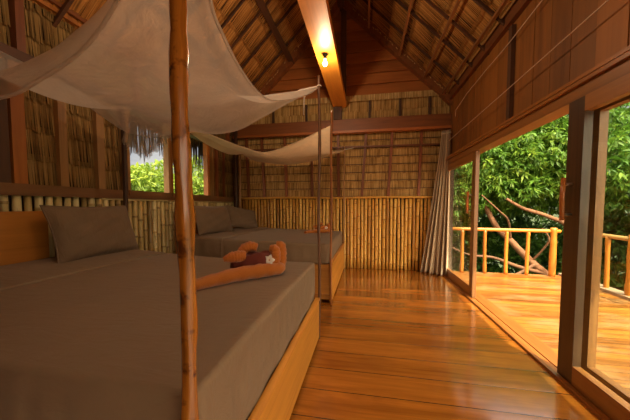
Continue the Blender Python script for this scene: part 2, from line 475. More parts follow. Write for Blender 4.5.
# ------------------------------------------------------------------ front wall (behind the camera); its unseen doorway is sized for the light let in
wf = thing('wall_front', (-.6, Y0, 0), 'front wall of upright boards behind the viewer with an unseen doorway sized for the light let in', 'wall', kind='structure')
m = MB()
for (xa, xb, za, zb) in ((LX-.12, .75, 0, 3.3), (1.4, 1.62, 0, 3.3), (.75, 1.4, 2.15, 3.3)):
    m.box((xa, Y0-.08, za), (xb, Y0, zb), .5)
m.prism([(LX-.12, Y0-.08, 3.3), (BX+.12, Y0-.08, 3.3), (RX0, Y0-.08, RZ0)], (0, .08, 0), .5)
m.build('upright_boards', M['plank_z'], wf)

# ------------------------------------------------------------------ left wall + windows
wl = thing('wall_left', (LX, 2.5, 0), 'left wall of halved bamboo below and thatch panels above', 'wall', kind='structure')
W1, W2, WZ = (2.81, 3.45), (3.54, 4.42), (1.435, 2.40)
m = MB()
for (a, b, z0, z1) in ((Y0, BY+.1, 0, WZ[0]-.05), (Y0, BY+.1, WZ[1], 3.2), (Y0, W1[0]-.04, WZ[0]-.05, WZ[1]), (W1[1]+.02, W2[0]-.02, WZ[0]-.05, WZ[1]), (W2[1]+.05, BY+.1, WZ[0]-.05, WZ[1])):
    m.box((LX-.075, a, z0), (LX-.05, b, z1), .5)
m.build('backing_board', M['backing'], wl)
m = MB(); bamboo_wall(m, (LX-.02, Y0, 0), (LX-.02, BY-.05, 0), .005, 1.335, 92, .029, 0); m.build('bamboo_cladding', M['bamboo_pale'], wl)
m = MB(); m.box((LX-.05, Y0, 1.335), (LX+.03, BY, 1.43)); m.build('sill_beam', M['sill_y'], wl)
m = MB(); m.tube([(LX+.005, y, 1.325) for y in (2.45, 3.4, 4.4, 5.4)], .011, 8); m.build('split_bamboo_strip', M['bamboo_pale'], wl)
m = MB(); sd = 20
for (a, b) in ((Y0, W1[0]-.09), (W2[1]+.1, BY)):
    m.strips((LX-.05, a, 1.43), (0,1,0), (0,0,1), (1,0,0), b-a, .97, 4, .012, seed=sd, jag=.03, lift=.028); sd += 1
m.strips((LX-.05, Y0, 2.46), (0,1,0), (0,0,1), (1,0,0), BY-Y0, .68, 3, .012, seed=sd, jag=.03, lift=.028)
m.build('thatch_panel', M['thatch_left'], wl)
for (ya, yb, mat) in ((.6,.68,'tan_z'),(1.1,1.18,'tan_z'),(1.60,1.70,'dark_z'),(1.72,1.81,'orange_z'),(2.06,2.13,'tan_z'),(2.42,2.50,'tan_z'),(4.74,4.80,'red_z'),(4.60,4.63,'tan_z'),(5.02,5.05,'red_z')):
    m = MB(); m.box((LX-.05, ya, 1.43), (LX+.012, yb, 2.40)); m.build('stud', M[mat], wl)
m = MB(); m.box((LX-.06, Y0, 2.40), (LX+.045, BY, 2.48)); m.build('cross_beam', M['dark_y'], wl)
m = MB(); m.box((LX-.05, Y0, 2.975), (LX+.02, BY, 3.02)); m.build('batten', M['orange_z'], wl)
m = MB(); m.box((LX-.08, Y0, 3.02), (LX+.06, BY, 3.10)); m.build('eave_plate', M['red_y'], wl)
for y in (.55, 1.80, 2.95, 4.1, 5.2):
    m = MB(); m.box((LX-.05, y-.03, 2.48), (LX+.03, y+.03, 3.0)); m.build('stud', M['red_z'], wl)
m = MB(); m.tube([(LX+.06, BY-.12, 0), (LX+.06, BY-.12, 1.5), (LX+.07, BY-.11, 3.0)], [.05,.047,.042], 10, wob=.05); m.build('corner_post', M['dark_z'], wl)
for i, (a, b) in enumerate((W1, W2)):
    w = thing('window_%d' % (i+1), (LX, (a+b)/2, WZ[0]), ('open unglazed window left of the log post looking onto green bushes', 'open unglazed window right of the log post under the hanging thatch')[i], 'window', kind='structure')
    for (y0, y1) in ((a-(.07 if i == 0 else .043), a), (b, b+(.07 if i else .043))):
        m = MB(); m.box((LX-.06, y0, WZ[0]), (LX+.022, y1, WZ[1])); m.build('window_frame', M['tan_z'] if i == 0 else M['orange_z'], w)
    m = MB(); m.box((LX-.10, a-.04, WZ[1]-.02), (LX+.02, b+.04, WZ[1]+.05)); m.build('window_head', M['sill_y'], w)
    m = MB(); m.box((LX-.12, a-.04, WZ[0]-.06), (LX+.04, b+.04, WZ[0])); m.build('window_sill', M['sill_y'], w)

# ------------------------------------------------------------------ right wall + doors
wr = thing('wall_right', (BX, 2.5, 0), 'right wall of upright brown boards above the sliding doors', 'wall', kind='structure')
m = MB()
y = Y0
while y < BY:
    w = .235
    m.box((BX+random.uniform(0, .004), y+.003, 2.0), (BX+.05, min(y+w, BY), 3.42)); y += w+.003
m.build('upright_boards', M['plank_z'], wr)
m = MB(); m.box((BX-.04, 3.25, 2.10), (BX+.0, 3.315, 3.12)); m.build('batten', M['dark_z'], wr)
m = MB(); m.box((BX-.05, Y0, 3.16), (BX+.06, BY, 3.30)); m.build('eave_plate', M['red_y'], wr)
m = MB(); m.tube([(BX-.085, y, 3.29) for y in np.linspace(Y0, BY-.02, 14)], .024, 8); m.build('bamboo_purlin', M['bamboo_pale'], wr)
m = MB(); m.box((1.34, 5.40, 0), (1.50, BY+.07, 2.0)); m.build('door_jamb', M['red_z'], wr)
tr = thing('trim_1', (DX, 2.5, 1.97), 'brown door head above the sliding doors with a pale lower lip', 'door head', kind='structure')
m = MB(); m.box((1.41, Y0, 1.975), (1.56, BY, 2.06)); m.build('head_beam', M['frame_y'], tr)
m = MB(); m.box((1.385, Y0, 2.06), (1.50, BY, 2.085)); m.build('head_strip', M['trackwood'], tr)
m = MB(); m.box((1.40, Y0, 2.10), (1.50, BY, 2.125)); m.build('head_strip', M['trackwood'], tr)
tr = thing('trim_2', (DX, 2.5, 0), 'varnished wooden door track along the floor edge', 'door track', kind='structure')
m = MB(); m.box((1.365, Y0, 0), (1.395, BY-.1, .022)); m.build('track_rail', M['trackwood'], tr)
m = MB(); m.box((1.405, Y0, -.01), (1.445, BY-.1, .012)); m.build('track_rail', M['trackwood'], tr)
m = MB(); m.box((1.46, Y0, -.01), (1.60, BY-.1, .010)); m.build('track_sill', M['trackwood'], tr)

def sliding_door(name, x, ya, yb, label, lead, handle, stile_mat, sw=.165, dp=.05):
    """glazed panel in the plane x between ya (near) and yb (far); lead = y side of leading stile"""
    d = thing(name, (x, (ya+yb)/2, .02), label, 'sliding door', kind='structure')
    z0, z1 = .022, 1.972
    for i, (a, b) in enumerate(((ya, ya+sw), (yb-sw, yb))):
        m = MB(); m.box((x-dp/2, a, z0), (x+dp/2, b, z1)); m.build('stile', M[stile_mat], d)
    m = MB(); m.box((x-dp/2, ya+sw, z0), (x+dp/2, yb-sw, z0+.13)); m.build('bottom_rail', M['frame_y'], d)
    m = MB(); m.box((x-dp/2, ya+sw, z1-.10), (x+dp/2, yb-sw, z1)); m.build('top_rail', M['frame_y'], d)
    m = MB(); m.box((x-.004, ya+sw-.01, z0+.12), (x+.004, yb-sw+.01, z1-.09)); m.build('glass_pane', M['glass'], d)
    if handle:
        hy = handle
        h = MB(); h.tube([(x-dp/2-.055, hy, 1.15), (x-dp/2-.06, hy, 1.30), (x-dp/2-.055, hy, 1.445)], .015, 10)
        ho = h.build('pull_handle', M['handle'], d); ho['label'] = 'orange wooden pull bar'
        for zz in (1.19, 1.40):
            s = MB(); s.tube([(x-dp/2-.05, hy, zz), (x-dp/2+.002, hy, zz)], .009, 8); s.build('standoff', M['metal'], ho)
    return d
sliding_door('door_1', 1.432, 3.96, 5.36, 'far glazed sliding door beside the hanging curtain', 'near', 4.05, 'frame_z', sw=.12, dp=.045)
sliding_door('door_2', 1.425, 0.90, 2.268, 'near glazed sliding door with broad dark stile and wooden pull bar', 'far', 2.20, 'dframe_z', sw=.145)
sliding_door('door_3', 1.52, .85, 2.255, 'outer glazed sliding door behind the near one with lighter brown stile', 'far', None, 'frame_z', sw=.12, dp=.05)

# ------------------------------------------------------------------ ceiling (roof seen from inside)
ce = thing('ceiling', (RX0, 2.5, RZ0), 'steep thatched roof seen from inside with rafters and purlins', 'roof', kind='structure')
for s, xe in ((-1, -3.35), (1, 2.20)):
    L = abs(xe-RX0)*math.sqrt(1+SL*SL)
    v = Vector((-s, 0, SL)).normalized(); n = Vector((-s*SL, 0, -1)).normalized()
    o = Vector((xe, Y0, roofz(xe)))
    m = MB(); m.strips(o+n*.0, (0,1,0), v, n, BY+.1-Y0, L, 9 if s > 0 else 10, .015, seed=40+s, jag=.03, lift=.035)
    m.build('thatch_slope', M['thatch_roof'], ce)
    m = MB(); a = o-n*.01; b = o+v*L-n*.01; e = Vector((0, BY+.12-Y0, 0))
    m.hexa([a, a+e, b+e, b, a-n*.12, a+e-n*.12, b+e-n*.12, b-n*.12]); m.build('thatch_cover', M['backing'], ce)
    # rafters down the slope
    ys = (1.05, 1.6, 2.1, 2.6, 3.1, 3.6, 3.98, 4.46, 5.03) if s < 0 else (.9, 1.4, 1.9, 2.4, 2.9, 3.4, 3.9, 4.31, 4.88)
    for y in ys:
        m = MB()
        p = Vector((RX0+s*.05, y, roofz(RX0+s*.05)))+n*.075; q = Vector((LX-.35 if s < 0 else BX+.5, y, 0)); q.z = roofz(q.x); q = q+n*.075
        m.bar(p, q, .03, .03, up=n); m.build('rafter', M['dark_y'], ce)
    # purlins along the roof
    for xp, wd in (((-1.57, .10), (-2.3, .05)) if s < 0 else ((1.10, .042), (.66, .042), (.1, .042), (1.42, .03))):
        m = MB(); c = Vector((xp, 0, roofz(xp)))+n*.115
        m.bar((c.x, Y0, c.z), (c.x, BY-.02, c.z), .036 if s > 0 else wd, .03, up=n if False else (0,0,1)); m.build('purlin', M['purlin'] if s > 0 else M['dark_y'], ce)
    # frayed thatch edge along slope and gable, coloured pale for the light it catches
    m = MB(); c0 = Vector((RX0+s*.15, BY-.12, roofz(RX0+s*.15)))+n*.045
    rg = random.Random(5+s); dist = .1
    while dist < 2.55:
        ln = rg.uniform(.015, .05)
        if rg.random() < .55:
            p = c0-v*dist; a = p+n*rg.uniform(-.005, .02)
            m.bar(a, a-v*ln+n*rg.uniform(-.004, .02)+Vector((0, rg.uniform(-.02,.02), 0)), .012, .008, up=n)
        dist += ln*.8
    m.build('frayed_edge_glint', M['thatch_pale'], ce)
m = MB(); m.box((RX0-.06, Y0, RZ0-.24), (RX0+.06, BY, RZ0-.10)); m.build('ridge_pole', M['dark_y'], ce)
# hanging strands under the left eave outside the windows
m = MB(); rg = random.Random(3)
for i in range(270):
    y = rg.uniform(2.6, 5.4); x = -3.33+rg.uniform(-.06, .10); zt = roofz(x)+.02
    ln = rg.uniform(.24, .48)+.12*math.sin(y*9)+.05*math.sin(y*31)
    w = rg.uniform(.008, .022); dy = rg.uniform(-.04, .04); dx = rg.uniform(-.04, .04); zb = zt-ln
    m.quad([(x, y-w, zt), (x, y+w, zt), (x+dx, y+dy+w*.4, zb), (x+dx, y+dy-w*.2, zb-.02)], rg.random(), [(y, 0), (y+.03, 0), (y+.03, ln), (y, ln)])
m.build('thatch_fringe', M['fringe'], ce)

m = MB(); m.box((-.652, Y0, 3.18), (-.392, BY-.02, 3.30), .6)
tag(m.build('ceiling_beam', M['beam_y']), 'wide orange wooden beam running down the room under the ridge', 'beam', kind='structure')

# ------------------------------------------------------------------ light bulb, wires
for by_, lab_, en_ in ((3.56, 'small lit bulb in a dark socket under the orange ceiling beam near the gable', 13), (1.5, 'unseen bulb added under the orange ceiling beam above the near bed to brighten the room', 27)):  # second bulb is an unseen extra that brightens the dark room
  lb = thing('light_bulb', (-.53, by_, 3.18), lab_, 'light bulb')
  m = MB(); m.lathe((-.53, by_, 3.18), [(.0,0),(.034,0),(.034,-.012),(.02,-.018),(.019,-.06),(.0,-.06)], 14); m.build('socket', M['blackm'], lb)
  m = MB(); m.lathe((-.53, by_, 3.12), [(.0,.004),(.013,.002),(.016,-.02),(.028,-.045),(.03,-.062),(.024,-.082),(.0,-.092)], 16); m.build('glass_bulb', M['bulb'], lb)
  ld = bpy.data.lights.new('bulb_light', 'POINT'); ld.energy = en_; ld.color = (1, .76, .48); ld.shadow_soft_size = .03
  lo = bpy.data.objects.new('bulb_light', ld); COL.objects.link(lo); lo.location = (-.53, by_, 2.99)

m = MB(); m.tube([(1.40, 5.40-t*5.2, 2.375+t*.16-.012*math.sin(PI*t)) for t in np.linspace(0, 1, 24)], .0045, 6)
tag(m.build('curtain_wire', M['wire']), 'thin pale wire stretched along the boards above the sliding doors', 'wire')
m = MB(); m.tube([(1.452, 5.02, 2.74), (1.45, 5.0, 2.84), (1.45, 4.5, 2.91), (1.45, 3.9, 2.935), (1.45, 3.3, 2.945), (1.45, 2.6, 3.0), (1.45, 1.6, 3.06)], .005, 6)
tag(m.build('electric_cable', M['wire']), 'thin pale cable clipped to the upper wall just below the roof', 'cable')

# ------------------------------------------------------------------ beds
def rounded_slab(x0, x1, y0, y1, z0, ztop, r=.05, nx=40, ny=40, wr=.004, seed=0, groove=None):
    """fitted-sheet mattress: a closed rounded slab with soft wrinkles; ztop(x,y)"""
    rg = random.Random(seed); ph = [rg.uniform(0, 6) for _ in range(8)]
    m = MB()
    prof = []   # (inset, drop) going from the top edge to the bottom
    for a in np.linspace(0, PI/2, 6): prof.append((r-r*math.sin(a), r-r*math.cos(a)))
    def topz(x, y):
        w = wr*(math.sin(x*7+y*3+ph[0])*.6+math.sin(y*13-x*4+ph[1])*.4+math.sin(x*23+y*9+ph[2])*.25)
        if groove is not None: w -= .02*math.exp(-((x-groove)/.006)**2); w += .008*(1 if x < groove else 0)
        return ztop(x, y)+w
    xs = np.linspace(x0+r, x1-r, nx); ys = np.linspace(y0+r, y1-r, ny)
    if groove is not None: xs = np.sort(np.concatenate([xs, groove+np.array([-.014,-.008,-.004,0,.004,.008,.014])]))
    m.grid([[(x, y, topz(x, y)) for y in ys] for x in xs])
    # perimeter ring
    per = [(x, y0+r) for x in xs] + [(x1-r, y) for y in ys[1:]] + [(x, y1-r) for x in xs[::-1][1:]] + [(x0+r, y) for y in ys[::-1][1:-1]]
    G = []
    for k, (x, y) in enumerate(per):
        ox = -1 if x < x0+r+1e-6 else (1 if x > x1-r-1e-6 else 0); oy = -1 if y < y0+r+1e-6 else (1 if y > y1-r-1e-6 else 0)
        l = math.hypot(ox, oy); ox /= l; oy /= l
        zt = topz(x, y); col = []
        for ins, dr in prof: col.append((x+ox*(r-ins), y+oy*(r-ins), zt-dr))
        H = zt-r-z0
        for t in (.2, .4, .6, .8, 1.0):
            fold = .006*math.sin(k*1.7+ph[3])*math.sin(PI*t)+.004*math.sin(k*.63+ph[4])*t
            col.append((x+ox*(r+fold-.012*(t == 1)), y+oy*(r+fold-.012*(t == 1)), zt-r-H*t))
        G.append(col)
    m.grid(G, closed_u=True)
    m.box((x0+.03, y0+.03, z0), (x1-.03, y1-.03, z0+.03), .5)
    return m

def log(m, x, y, z0, z1, r0, r1, wob=.06, lean=(0,0), n=12, rnd=.5, knobs=0, seed=0):
    rg = random.Random(seed); N = max(6, int((z1-z0)/.05)); pts = []; rad = []
    kn = [rg.uniform(z0, z1) for _ in range(knobs)]
    for i in range(N+1):
        t = i/N; z = z0+(z1-z0)*t
        pts.append((x+lean[0]*t+.004*math.sin(z*5+seed), y+lean[1]*t+.004*math.cos(z*4+seed), z))
        rr = r0+(r1-r0)*t
        rr *= 1+.05*math.sin(z*9+seed)+sum(.16*math.exp(-((z-k)/.035)**2) for k in kn)
        rad.append(rr)
    m.tube(pts, rad, n, rnd, wob=wob)

def bed(loc, y0, y1, zr, zm, label, posts, headlabel=None, matlabel='', n=0):
    """y0,y1: near and far post lines; zr: top of rail; zm: function of mattress top"""
    xr, xl = -.42, -2.60
    b = thing('four_poster_bed', (-1.5, (y0+y1)/2, 0), label, 'bed')
    m = MB(); m.box((xr-.035, y0+.03, .03), (xr, y1-.03, zr)); m.build('foot_rail', M['bedwood'], b)
    m = MB(); m.box((xr-.034, y0+.03, zr-.005), (xr+.006, y1-.03, zr+.018)); m.build('rail_cap', M['bedwood'], b)
    for y in (y0+.02, y1-.055):
        m = MB(); m.box((xl, y, .12), (xr-.02, y+.035, zr)); m.build('side_rail', M['bedwood_x'], b)
        m = MB(); m.box((xl, y+.004, .05), (xr-.02, y+.03, .115)); m.build('lower_rail', M['bedwood_x'], b)
    m = MB(); m.box((xl-.02, y0+.06, zr-.06), (xr-.03, y1-.06, zr-.01)); m.build('slat_base', M['bedwood_x'], b)
    m = MB(); m.box((xl-.05, y0+.02, .05), (xl, y1-.66 if n == 0 else y1-.05, 1.21)); m.build('headboard', M['headboard'], b)
    for p in posts:
        m = MB(); log(m, *p['a']); o = m.build('bed_post', M[p['m']], b)
        o['label'] = p['l']
    return b

zm1 = lambda x, y: .735+.075*max(0, min(1, (-.5-x)/2.1))**2+.01*math.sin(max(0, min(1, (y-.7)/1.8))*PI)
zm2 = lambda x, y: .765+.05*max(0, min(1, (-.5-x)/2.1))
bed(0, .66, 2.50, .385, zm1, 'near four poster bed with a thick knotty log post in front', [
    dict(a=(-.462, .634, 0, 2.55, .0195, .0195, .12, (.006,0), 16, .5, 16, 3), m='post', l='thick varnished knotty log'),
    dict(a=(-.425, 2.50, 0, 2.42, .014, .013, .03, (0,0), 8, .3, 2, 5), m='slim', l='dark slim pole'),
    dict(a=(-2.50, 2.50, 0, 2.25, .024, .022, .03, (0,0), 8, .3, 2, 6), m='dark_z', l='dark slim pole'),
    dict(a=(-2.55, .62, 0, 2.45, .024, .022, .03, (0,0), 8, .3, 2, 7), m='post', l='varnished log')], n=0)
bed(0, 3.43, 5.44, .50, zm2, 'far four poster bed standing against the bamboo back wall', [
    dict(a=(-.430, 3.43, 0, 2.42, .0145, .014, .03, (0,0), 8, .4, 2, 8), m='orange_z', l='reddish slim pole'),
    dict(a=(-.425, 5.44, 0, 2.42, .011, .011, .02, (0,0), 8, .4, 2, 9), m='slim_pale', l='pale thin pole'),
    dict(a=(-2.52, 3.43, 0, 2.42, .024, .022, .03, (0,0), 8, .3, 2, 10), m='dark_z', l='dark slim pole'),
    dict(a=(-2.60, 5.40, 0, 2.42, .03, .026, .05, (0,0), 8, .3, 2, 11), m='slim_pale', l='pale thin pole')], n=1)

m = rounded_slab(-2.58, -.452, .662, 2.46, .39, zm1, .022, 60, 50, .0028, 1, groove=-2.0)
ms = m.build('mattress', M['sheet']); tag(ms, 'mattress in a brown grey sheet on the near bed behind the log post', 'mattress')
m = rounded_slab(-2.58, -.452, 3.48, 5.38, .505, zm2, .03, 50, 40, .003, 2, groove=-1.95)
ms2 = m.build('mattress', M['sheet']); tag(ms2, 'mattress in a brown grey sheet on the far bed by the bamboo wall', 'mattress')
# ------------------------------------------------------------------ pillows
def pillow(loc, w, h, th, rot, label, group, seed):
    rg = random.Random(seed); ph = [rg.uniform(0, 6) for _ in range(6)]
    N = 26
    def surf(s):
        G = []
        for i in range(N+1):
            u = -1+2*i/N; row = []
            for j in range(N+1):
                v = -1+2*j/N
                pin = 1-.07*(1-abs(v)**2)*abs(u)**3   # sides pulled in between the corners
                pin2 = 1-.07*(1-abs(u)**2)*abs(v)**3
                t = (max(0, 1-u**4)**.6)*(max(0, 1-v**4)**.6)
                wr = .012*math.sin(u*9+v*5+ph[0])*t*abs(u)+.009*math.sin(v*12-u*7+ph[1])*t
                row.append((u*w/2*pin, s*(t*th/2+wr*.6), v*h/2*pin2-.01*t*(1-v)*0))
            G.append(row)
        return G
    m = MB()
    R = Matrix.Rotation(rot[2], 3, 'Z') @ Matrix.Rotation(rot[1], 3, 'Y') @ Matrix.Rotation(rot[0], 3, 'X')
    for s in (1, -1):
        G = surf(s)
        m.grid([[tuple(R @ Vector(p)) for p in row] for row in G])
    o = m.build('pillow', M['pillow']); o.location = loc
    tag(o, label, 'pillow', group)
    # piped edge
    e = MB(); ring = []
    for (a, b) in [(u, -1) for u in np.linspace(-1, 1, 16)] + [(1, v) for v in np.linspace(-1, 1, 16)[1:]] + [(u, 1) for u in np.linspace(1, -1, 16)[1:]] + [(-1, v) for v in np.linspace(1, -1, 16)[1:]]:
        ring.append(tuple(R @ Vector((a*w/2*(1-.07*(1-abs(b)**2)*abs(a)**3), 0, b*h/2*(1-.07*(1-abs(a)**2)*abs(b)**3)))))
    e.tube(ring, .006, 6, cap=False); e.build('seam', M['pillow'], o, base=(0,0,0))
    return o
pillow((-2.41, 2.10, 1.025), .80, .48, .17, (math.radians(-17), 0, math.radians(90+2)), 'large brown pillow leaning by the headboard of the near bed', None, 1)
pillow((-2.40, 4.04, 1.035), .80, .46, .17, (math.radians(-17), 0, math.radians(90-10)), 'brown pillow nearer the log post of the two on the far bed', 'pillows on the far bed', 2)
pillow((-2.36, 5.02, 1.015), .70, .43, .16, (math.radians(-24), math.radians(10), math.radians(90-26)), 'brown pillow in the back corner of the far bed', 'pillows on the far bed', 3)

# ------------------------------------------------------------------ towels
def towel_set(c, s, zt, lab, lab2, lab3, group, ang=0):
    """rolled towel arrangement; c = centre of the front roll, s = size"""
    ca, sa = math.cos(ang), math.sin(ang)
    def T(x, y, z): return (c[0]+s*(x*ca-y*sa), c[1]+s*(x*sa+y*ca), zt+s*z)
    o = thing('rolled_towel', (c[0], c[1], zt), lab, 'towel', group)
    def roll(name, pts, rad, ridged=False):
        m = MB(); P = [Vector(p) for p in pts]; Q = []
        R = []
        for i in range(len(P)-1):
            for k in range(9):
                t = k/9; Q.append(catmull(P, i, t)); R.append(s*(rad[i]*(1-t)+rad[i+1]*t))
        Q.append(P[-1]); R.append(s*rad[-1])
        R = [r_*(1+(.07*math.sin(k_*1.9) if ridged else .025*math.sin(k_*.9))) for k_, r_ in enumerate(R)]
        m.tube([T(*q) for q in Q], R, 16, wob=.07); return m.build(name, M['towel'], o)
    roll('front_roll', [(-.46,-.24,.045),(-.44,-.22,.045),(-.30,-.12,.05),(-.10,-.03,.064),(.08,.02,.068),(.22,.065,.068),(.31,.12,.06),(.30,.20,.055)], [.012,.046,.054,.064,.066,.066,.060,.035])
    roll('left_lobe', [(-.22,.07,.185),(-.15,.08,.20),(-.08,.09,.205),(-.03,.10,.20)], [.02,.05,.056,.05], True)
    roll('left_lobe', [(-.06,.22,.17),(-.03,.22,.25),(.04,.22,.275),(.10,.21,.26)], [.045,.05,.052,.04], True)
    roll('upright_roll', [(.255,.11,.09),(.27,.12,.17),(.265,.13,.245),(.22,.15,.255)], [.044,.050,.048,.034], True)
    roll('upright_roll', [(.335,.19,.07),(.345,.20,.17),(.335,.19,.27),(.29,.20,.285)], [.050,.052,.050,.034], True)
    # maroon cloth bundled in the middle
    m = MB(); G = []
    for i in range(28):
        a = 2*PI*i/28; col = []
        for t, rr, z in ((0, .15, .002), (.3, .165, .08), (.6, .17, .16), (.8, .155, .215), (1, .10, .22), (1, .04, .20), (1, .002, .195)):
            w = 1+.07*math.sin(a*5+t*3)+.05*math.sin(a*9)
            col.append(T(.06+rr*w*math.cos(a)*1.3, .17+rr*w*math.sin(a)*.8, z*(1+.06*math.sin(a*4))))
        G.append(col)
    m.grid(G, closed_u=True)
    q = m.build('folded_cloth', M['maroon'] if lab2[0] == 'd' else M['towel'], base=T(.105,.17,0)); tag(q, lab2, 'cloth')
    f = thing('flower', T(.20, .045, .165), lab3, 'flower')
    for k in range(5):
        a = 2*PI*k/5; m = MB()
        pts = []
        ctr = Vector(T(.20, .038, .165))
        G = []
        for i in range(5):
            t = i/4; w = .013*s/0.6*math.sin(PI*min(1, .12+t*.83))
            p = ctr+Vector((math.cos(a)*.032*t*s/.6, -.012*t*(1-t)*2, math.sin(a)*.032*t*s/.6))
            sd = Vector((-math.sin(a)*w, .004*t, math.cos(a)*w))
            G.append([p-sd, p+Vector((0,-.003,0)), p+sd])
        m.grid(G); m.build('petal', M['petal'], f)
    m = MB(); m.lathe(tuple(ctr+Vector((0,-.004,-.004))), [(.0,0),(.006,.0),(.006,.006),(0,.008)], 8); m.build('flower_centre', M['rail_log'], f)

def catmull(P, i, t):
    p0 = P[max(0, i-1)]; p1 = P[i]; p2 = P[i+1]; p3 = P[min(len(P)-1, i+2)]
    return .5*((2*p1)+(p2-p0)*t+(2*p0-5*p1+4*p2-p3)*t*t+(3*p1-p0-3*p2+p3)*t**3)

towel_set((-.785, 1.745), .74, .748, 'orange towel rolled into a sculpture on the near bed', 'dark maroon cloth bundled inside the orange towel on the near bed', 'small white flower tucked in the maroon cloth on the near bed', None, math.radians(28))
towel_set((-.80, 4.78), .56, .772, 'orange rolled towel on the far bed by the bamboo wall', 'orange cloth bundled inside the rolled towel on the far bed', 'small white flower on the towel of the far bed', None, math.radians(10))

# ------------------------------------------------------------------ mosquito nets (Coons patches between four sagging edges)
def edge(pts, n):
    P = [Vector(p) for p in pts]; L = [0]
    dense = []
    for i in range(len(P)-1):
        for k in range(16): dense.append(catmull(P, i, k/16))
    dense.append(P[-1])
    acc = [0]
    for i in range(1, len(dense)): acc.append(acc[-1]+(dense[i]-dense[i-1]).length)
    out = []; j = 0
    for k in range(n):
        s = acc[-1]*k/(n-1)
        while j < len(acc)-2 and acc[j+1] < s: j += 1
        d = acc[j+1]-acc[j]; out.append(dense[j].lerp(dense[j+1], (s-acc[j])/d if d > 0 else 0))
    return out

def net(E_near, E_far, E_left, E_right, sag, n=64, wr=.02, seed=0, wN=1.0, belly=0.):
    """near/far run left->right; left/right run near->far"""
    N, Fa, Le, Ri = (edge(e, n) for e in (E_near, E_far, E_left, E_right))
    rg = random.Random(seed); ph = [rg.uniform(0, 6) for _ in range(8)]
    c00, c10, c01, c11 = N[0], N[-1], Fa[0], Fa[-1]
    G = []
    for i in range(n):
        u = i/(n-1); row = []
        for j in range(n):
            v = j/(n-1)
            p = N[i]*(1-v)+Fa[i]*v+Le[j]*(1-u)+Ri[j]*u-(c00*(1-u)*(1-v)+c10*u*(1-v)+c01*(1-u)*v+c11*u*v)
            w = (u*(1-u)*v*(1-v))*16
            e_ = 1e-4
            ws = (wN/(v+e_)**2, 1/(1-v+e_)**2, 1/(u+e_)**2, 1/(1-u+e_)**2)
            zz = (ws[0]*N[i].z+ws[1]*Fa[i].z+ws[2]*Le[j].z+ws[3]*Ri[j].z)/sum(ws)
            p.z = zz-sag*w**.8-belly*math.exp(-((u-.33)/.22)**2-((v-.42)/.26)**2)
            fold = 0   # folds radiating from the four tied corners
            for (cu, cv, k, q) in ((1,0,15,0),(1,1,13,1),(0,1,14,2),(0,0,12,3)):
                du, dv = u-cu, v-cv; r = math.hypot(du, dv)
                if r > 1e-4: fold += math.sin(math.atan2(abs(dv), abs(du))*k+ph[q])*math.exp(-r*2.2)*min(1, r*5)
            p = p+Vector((0,.3*wr*fold*w**.3, wr*fold*w**.25))
            row.append(p)
        G.append(row)
    m = MB(); m.grid(G); return m, (N, Fa, Le, Ri)

def hem(m, path, r): m.tube(path, r, 6, cap=True)

NT1 = thing('mosquito_net', (-1.5, 1.6, 2.0), 'large pale mosquito net sagging from the posts over the near bed', 'mosquito net')
cNR, cFR, cFL, cNL = (-.47,.68,2.50), (-.43,2.50,2.32), (-2.47,2.50,2.02), (-2.52,.66,2.42)
m, es = net([cNL, (-2.1,.66,1.86), (-1.6,.66,1.58), (-1.11,.66,1.575), (-.93,.66,1.62), (-.80,.67,1.69), (-.70,.67,1.78), (-.62,.67,1.90), (-.54,.68,2.15), cNR],
            [cFL, (-2.15,2.50,1.95), (-1.72,2.50,1.99), (-1.45,2.50,1.955), (-1.2,2.50,1.985), (-.97,2.50,2.085), (-.72,2.5,2.20), cFR],
            [cNL, (-2.58,1.2,2.38), (-2.58,1.6,2.35), (-2.57,1.9,2.30), (-2.5,2.25,2.12), cFL],
            [cNR, (-.47,.74,2.12), (-.48,.81,1.89), (-.49,.90,1.84), (-.50,1.05,1.80), (-.51,1.25,1.79), (-.52,1.5,1.84), (-.50,1.9,2.0), (-.46,2.25,2.17), cFR], .02, 84, .022, 1, .35, .20)
m.build('canopy', M['net'], NT1)
for k, e in enumerate(es):
    h = MB(); hem(h, e[2:-2], .006); h.build('hem', M['net'], NT1)
# gathered corner by the far-left post
m = MB(); G = []
rg = random.Random(9)
for i in range(70):
    t = i/69; x = -2.50+.62*t; col = []
    zt = 2.03-.06*math.sin(PI*t); ln = .10+.10*math.sin(PI*min(1, t*1.3))+.03*math.sin(i*.9)+rg.uniform(-.012, .012)
    for k in range(7):
        q = k/6
        col.append((x+.01*math.sin(i*1.3)*q, 2.49+.028*math.sin(i*1.15)*(.3+q)+.012*math.sin(i*.37+2)*q, zt-ln*q))
    G.append(col)
m.grid(G); m.build('hanging_skirt', M['net'], NT1)
m = MB(); m.tube([(-.44,2.50,2.325),(-.60,2.49,2.30),(-.72,2.48,2.235)], .009, 6); m.tube([(-.52,2.47,2.30),(-.555,2.46,2.22),(-.56,2.46,2.07)], .006, 6)
m.tube([(-.425+.017*math.cos(a), 2.50+.017*math.sin(a), 2.33) for a in np.linspace(0, 6.28, 12)], .006, 6); m.build('tie_cord', M['cord'], NT1)

